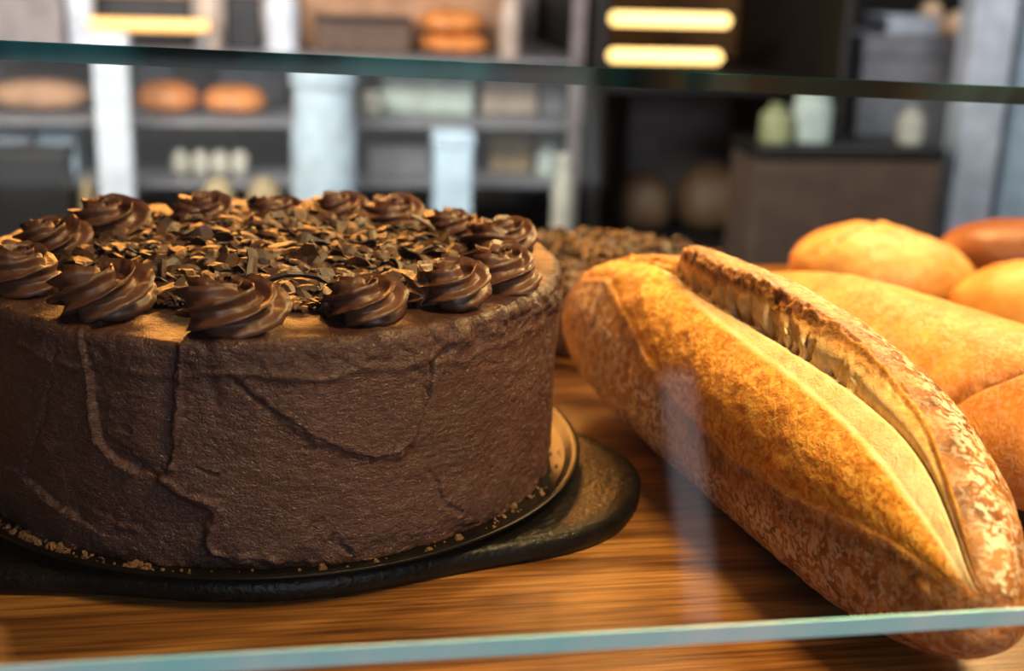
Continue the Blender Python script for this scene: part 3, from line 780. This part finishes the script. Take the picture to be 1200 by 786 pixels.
# --- strip lamp in front of the rack
a_, b_ = on_y(100, 27, BY-.02), on_y(245, 38, BY-.02)
strip = empty('strip_lamp', tuple((a_+b_)/2)); tag(strip, 'glowing orange strip lamp along the upper shelf edge at left', 'lamp')
mb = MB(); L_ = (b_-a_)[0]; mb.lathe([(.002, -L_/2), (.011, -L_/2+.003), (.011, L_/2-.003), (.002, L_/2)], 20, axis=0); smooth_by_angle(mb.build('lamp_tube', M_tube2, strip))
for s_ in (-1, 1):
    mb = MB(); mb.box((s_*(L_/2-.012)-.006, -.012, -.0435), (s_*(L_/2-.012)+.006, .012, -.008), .002); mb.build('bracket', M_grey, strip)
strip.location = (strip.location[0], strip.location[1]+.03, S1+.044)
# --- white pillar
bbox('white_post', 'tall white post in front of the shelf rack at left', 'post', (112, 40, 153, 262), M_white, BENCH, Y=BY-.16, dep=.06)
# --- middle shelf
bloaf('brown_loaf', 'long brown loaf at the left end of the middle shelf', 'bread', (-20, 92, 104, 138), M_kraft, S2, seed=5)
bloaf('orange_loaf', 'orange loaf on the middle shelf just right of the white post', 'bread', (157, 96, 232, 138), M_orange, S2, seed=6)
bloaf('orange_loaf', 'orange loaf on the middle shelf beside the blue grey canister', 'bread', (236, 102, 314, 140), M_orange, S2, seed=7)
bbox('paper_pack', 'white paper pack standing behind the two orange loaves', 'pack', (258, 76, 334, 138), M_white, S2, Y=BY+.2)
bbox('paper_pack', 'white paper pack behind the white post on the middle shelf', 'pack', (160, 66, 205, 138), M_white, S2, Y=BY+.22)
bjar('canister', 'large blue grey canister in front of the rack behind the cake', 'canister', (342, 78, 420, 262), M_bluew, BENCH, Y=BY-.2, neck=.92)
bbox('paper_pack', 'pale green white pack on the middle shelf behind the cake', 'pack', (448, 86, 556, 138), M_pgreen, S2, Y=BY+.06)
bloaf('pale_loaf', 'pale round loaf between the canister and the pale green pack', 'bread', (424, 108, 450, 140), M_cream, S2, Y=BY, seed=8)
bbox('storage_box', 'tan box at the right end of the middle shelf', 'box', (566, 84, 630, 140), M_beige, S2, Y=BY+.08)
bbox('storage_box', 'grey box at the right corner of the middle shelf', 'box', (636, 90, 664, 140), M_grey, S2, Y=BY+.08)
# --- lower shelf
bbox('paper_pack', 'pale lilac white pack at the left edge on the lower shelf', 'pack', (-20, 150, 36, 206), M_white, S3)
bbox('plastic_tub', 'small pale blue tub on the lower shelf left of the white post', 'tub', (44, 150, 88, 206), M_blueb, S3)
for k, (x0, x1) in enumerate([(200, 222), (224, 246), (247, 269), (270, 292)]):
    bloaf('dough_ball', 'pale dough ball in the row on the lower shelf', 'dough', (x0, 178, x1, 206), M_cream, S3, seed=20+k, group='dough balls on the lower shelf')
bbox('baking_tin', 'grey baking tin on the lower shelf behind the cake', 'tin', (432, 172, 504, 206), M_grey, S3)
bjar('storage_jar', 'small pale green jar at the right end of the lower shelf', 'jar', (632, 164, 660, 206), M_pgreen, S3, Y=BY+.02, neck=.8)
bbox('storage_box', 'dull yellow box on the lower shelf left of the pale green jar', 'box', (576, 160, 624, 206), M_tan, S3, Y=BY+.06)
# --- bench
bbox('plastic_bin', 'black bin on the back worktop at the left edge', 'bin', (-40, 182, 76, 262), M_darkbox, BENCH, Y=BY-.2, dep=.12)
for k, (x0, x1) in enumerate([(88, 110), (230, 280), (284, 336)]):
    bloaf('tan_loaf', ['small tan loaf on the back worktop beside the black bin', 'tan loaf on the back worktop, left of a pair behind the cake', 'tan loaf on the back worktop, right of a pair behind the cake'][k], 'bread', (x0, 212, x1, 262), M_tan, BENCH, Y=BY-.14, dep=.07, seed=30+k)
bbox('paper_roll_box', 'upright bright blue white carton rising behind the right side of the cake', 'carton', (511, 156, 554, 270), M_blueb, BENCH, Y=BY-.22, dep=.06)
bjar('storage_jar', 'pale bottle on the back worktop right of the blue white carton', 'bottle', (650, 182, 674, 270), M_cream, BENCH, Y=BY-.2, neck=.5)
# --- oven, right of centre
x0, x1 = on_y(698, 100, 1.8)[0], on_y(996, 100, 1.8)[0]
ov = empty('bread_oven', ((x0+x1)/2, 2.1, BENCH)); op = np.array(ov.location); tag(ov, 'large dark bread oven with two glowing yellow tubes, behind the loaves', 'oven')
def ob(nm, lo, hi, m):
    mb = MB(); mb.box(np.array(lo)-op, np.array(hi)-op, .004); return mb.build(nm, m, ov)
zt = .34
ob('side_panel', (x0, 1.8, BENCH), (x0+.02, 2.4, zt), M_oven); ob('side_panel', (x1-.02, 1.8, BENCH), (x1, 2.4, zt), M_oven)
ob('back_panel', (x0+.02, 2.38, BENCH), (x1-.02, 2.4, zt), M_ovback); ob('roof_panel', (x0, 1.8, zt), (x1, 2.4, zt+.02), M_oven)
dk = on_y(800, 98, 1.8)[2]
ob('deck', (x0+.02, 1.8, dk-.02), (x1-.02, 2.38, dk), M_oven); ob('deck', (x0+.02, 1.8, BENCH+.0), (x1-.02, 2.38, BENCH+.012), M_oven)
for (a, b) in (((714, 20), (856, 26)), ((712, 63), (846, 69))):
    A_, B_ = on_y(*a, 1.98), on_y(*b, 1.98); c_ = (A_+B_)/2; l_ = (B_-A_)[0]
    mb = MB(); mb.lathe([(.003, -l_/2), (.0125, -l_/2+.008), (.0125, l_/2-.008), (.003, l_/2)], 20, c=c_-op, axis=0); t_ = mb.build('heating_tube', M_tube, ov); smooth_by_angle(t_); t_['label'] = 'glowing yellow tube'
    for q in (A_, B_):
        mb = MB(); mb.box(np.array([q[0]-.004, q[1]+.0115, q[2]-.006])-op, np.array([q[0]+.004, 2.382, q[2]+.006])-op, .001); mb.build('tube_holder', M_grey, ov)
for k, r in enumerate([(728, 208, 796, 300), (804, 200, 886, 300)]):
    bloaf('oven_loaf', ['dim brown loaf inside the oven, left of two', 'dim brown loaf inside the oven, right of two'][k], 'bread', r, M_ovloaf, BENCH+.0125, Y=1.93, dep=.14, seed=40+k)
bbox('paper_bag', 'dim brown paper bag in the oven behind the two dim loaves', 'bag', (738, 112, 852, 190), M_greyb, BENCH+.012, Y=2.16, dep=.1)
# --- right: grey machine, jars, white pillar
bbox('grey_machine', 'grey box shaped machine right of the dark oven', 'machine', (1002, 42, 1112, 262), M_grey, BENCH, Y=1.9, dep=.2)
z_ = rect(1002, 42, 1112, 262, 1.9)[2]
bbox('paper_pack', 'small pale grey carton lying on top of the grey machine', 'pack', (1040, 20, 1102, 42), M_white, z_, Y=1.92, dep=.1)
bbox('storage_chest', 'dark chest in front of the grey machine carrying three bottles', 'chest', (886, 172, 1102, 262), M_brownb, BENCH, Y=1.62, dep=.14, lid=M_oven)
z_ = rect(886, 172, 1102, 262, 1.62)[2]
bjar('storage_jar', 'pale green jar on the dark chest in front of the grey machine', 'jar', (938, 108, 982, 172), M_pgreen, z_, Y=1.64, neck=.8)
bjar('storage_jar', 'yellow green bottle on the dark chest beside the pale green jar', 'bottle', (898, 124, 932, 172), M_yell, z_, Y=1.64, neck=.45)
bjar('storage_jar', 'cream bottle on the dark chest, right of the pale green jar', 'bottle', (1060, 128, 1088, 172), M_cream, z_, Y=1.64, neck=.5)
bbox('white_post', 'tall pale blue white post at the right, beside the grey machine', 'post', (1132, -60, 1182, 264), M_white, BENCH, Y=1.76, dep=.06)
bbox('white_post', 'pale blue white post cut off by the right edge of the photo', 'post', (1190, -60, 1232, 264), M_bluew, BENCH, Y=1.80, dep=.06)
sh = empty('wall_shelf', (on_y(1112, 44, 2.1)[0]+.02, 2.1, on_y(1112, 50, 2.1)[2])); tag(sh, 'small grey stand behind the right white post carrying peach pastries', 'stand')
mb = MB(); mb.box((-.10, -.08, -.012), (.12, .08, 0), .003); mb.build('top_board', M_grey, sh)
mb = MB(); mb.box((-.02, -.03, BENCH-sh.location[2]), (.02, .03, -.012), .003); mb.build('pedestal', M_grey, sh)
for k, r in enumerate([(1080, 2, 1112, 50), (1112, 14, 1142, 50)]):
    bloaf('peach_bun', ['peach coloured bun above the grey machine, left of two', 'peach coloured bun beside the right white post, right of two'][k], 'pastry', r, M_peach, sh.location[2], Y=2.04, dep=.05, seed=50+k)


# ================================================================== LIGHT
def area(name, loc, target, size, power, color, size_y=None, spread=None):
    l = bpy.data.lights.new(name, 'AREA'); l.energy = power; l.color = color; l.shape = 'RECTANGLE' if size_y else 'SQUARE'; l.size = size
    if size_y: l.size_y = size_y
    if spread: l.spread = math.radians(spread)
    o = bpy.data.objects.new(name, l); COL.objects.link(o); o.location = loc
    o.rotation_euler = (Vector(target)-Vector(loc)).to_track_quat('-Z', 'Y').to_euler(); return o
area('warm_back_lamp', (-.04, .88, .40), (0, 0, .10), .7, 15, (1, .37, .07), .12)
area('warm_overhead_lamp', (.50, .38, .52), (.16, -.05, .05), .22, 8.0, (1, .61, .23))
area('warm_front_lamp', (.42, -.50, .80), (.21, -.02, .08), .22, 2.4, (1, .64, .27), spread=50)
area('shopfront_daylight', (.45, -2.6, .55), (.05, 0, .05), 1.4, 32, (.80, .88, 1), 1.2)
area('back_room_fill', (-.35, .95, .50), (.0, 2.1, -.1), .9, 23, (1, .96, .92), .2)  # added fill without a fitting, brightens the rack shelves from the front
area('back_room_fill', (1.5, .9, 1.2), (1.45, 2.0, -.1), .5, 16, (.9, .94, 1), .3)  # second added fill, brightens the right side of the background
# ceiling fittings above the counter (the guard's glass mirrors them)
M_panel = mat('lit_panel', [(.35, (.8, .8, .8)), (.6, (.9, .9, .9))], emit=((.93, .97, 1), 1.0))
M_tubew = mat('lit_tube', [(.35, (.8, .8, .8)), (.6, (.9, .9, .9))], emit=((.95, .93, 1), 1.8))
pl = empty('ceiling_panel_light', (.05, .66, Z1)); tag(pl, 'square lit ceiling panel above the cake, mirrored in the glass', 'ceiling light')
mb = MB(); mb.box((-.53, -.06, -.02), (.53, .17, -.012), .003); mb.build('diffuser', M_panel, pl)
mb = MB(); mb.box((-.55, -.08, -.0125), (.55, .19, -.0005), .003); mb.build('frame', M_white, pl)
pd = empty('pendant_tube_lamp', (.602, -.01, 1.62)); tag(pd, 'narrow pendant tube lamp above the bread, mirrored in the glass', 'lamp')
mb = MB(); mb.box((-.024, -.19, -.02), (.024, .19, .0), .008); mb.build('tube', M_tubew, pd)
mb = MB(); mb.box((-.03, -.2, 0), (.03, .2, .03), .006); mb.build('housing', M_grey, pd)
for y in (-.15, .15):
    mb = MB(); mb.box((-.004, y-.004, .03), (.004, y+.004, Z1-1.62-.0005), .001); mb.build('stem', M_grey, pd)
w = bpy.data.worlds.new('room_air'); scene.world = w; w.use_nodes = True
w.node_tree.nodes['Background'].inputs['Color'].default_value = (.05, .045, .04, 1); w.node_tree.nodes['Background'].inputs['Strength'].default_value = .3
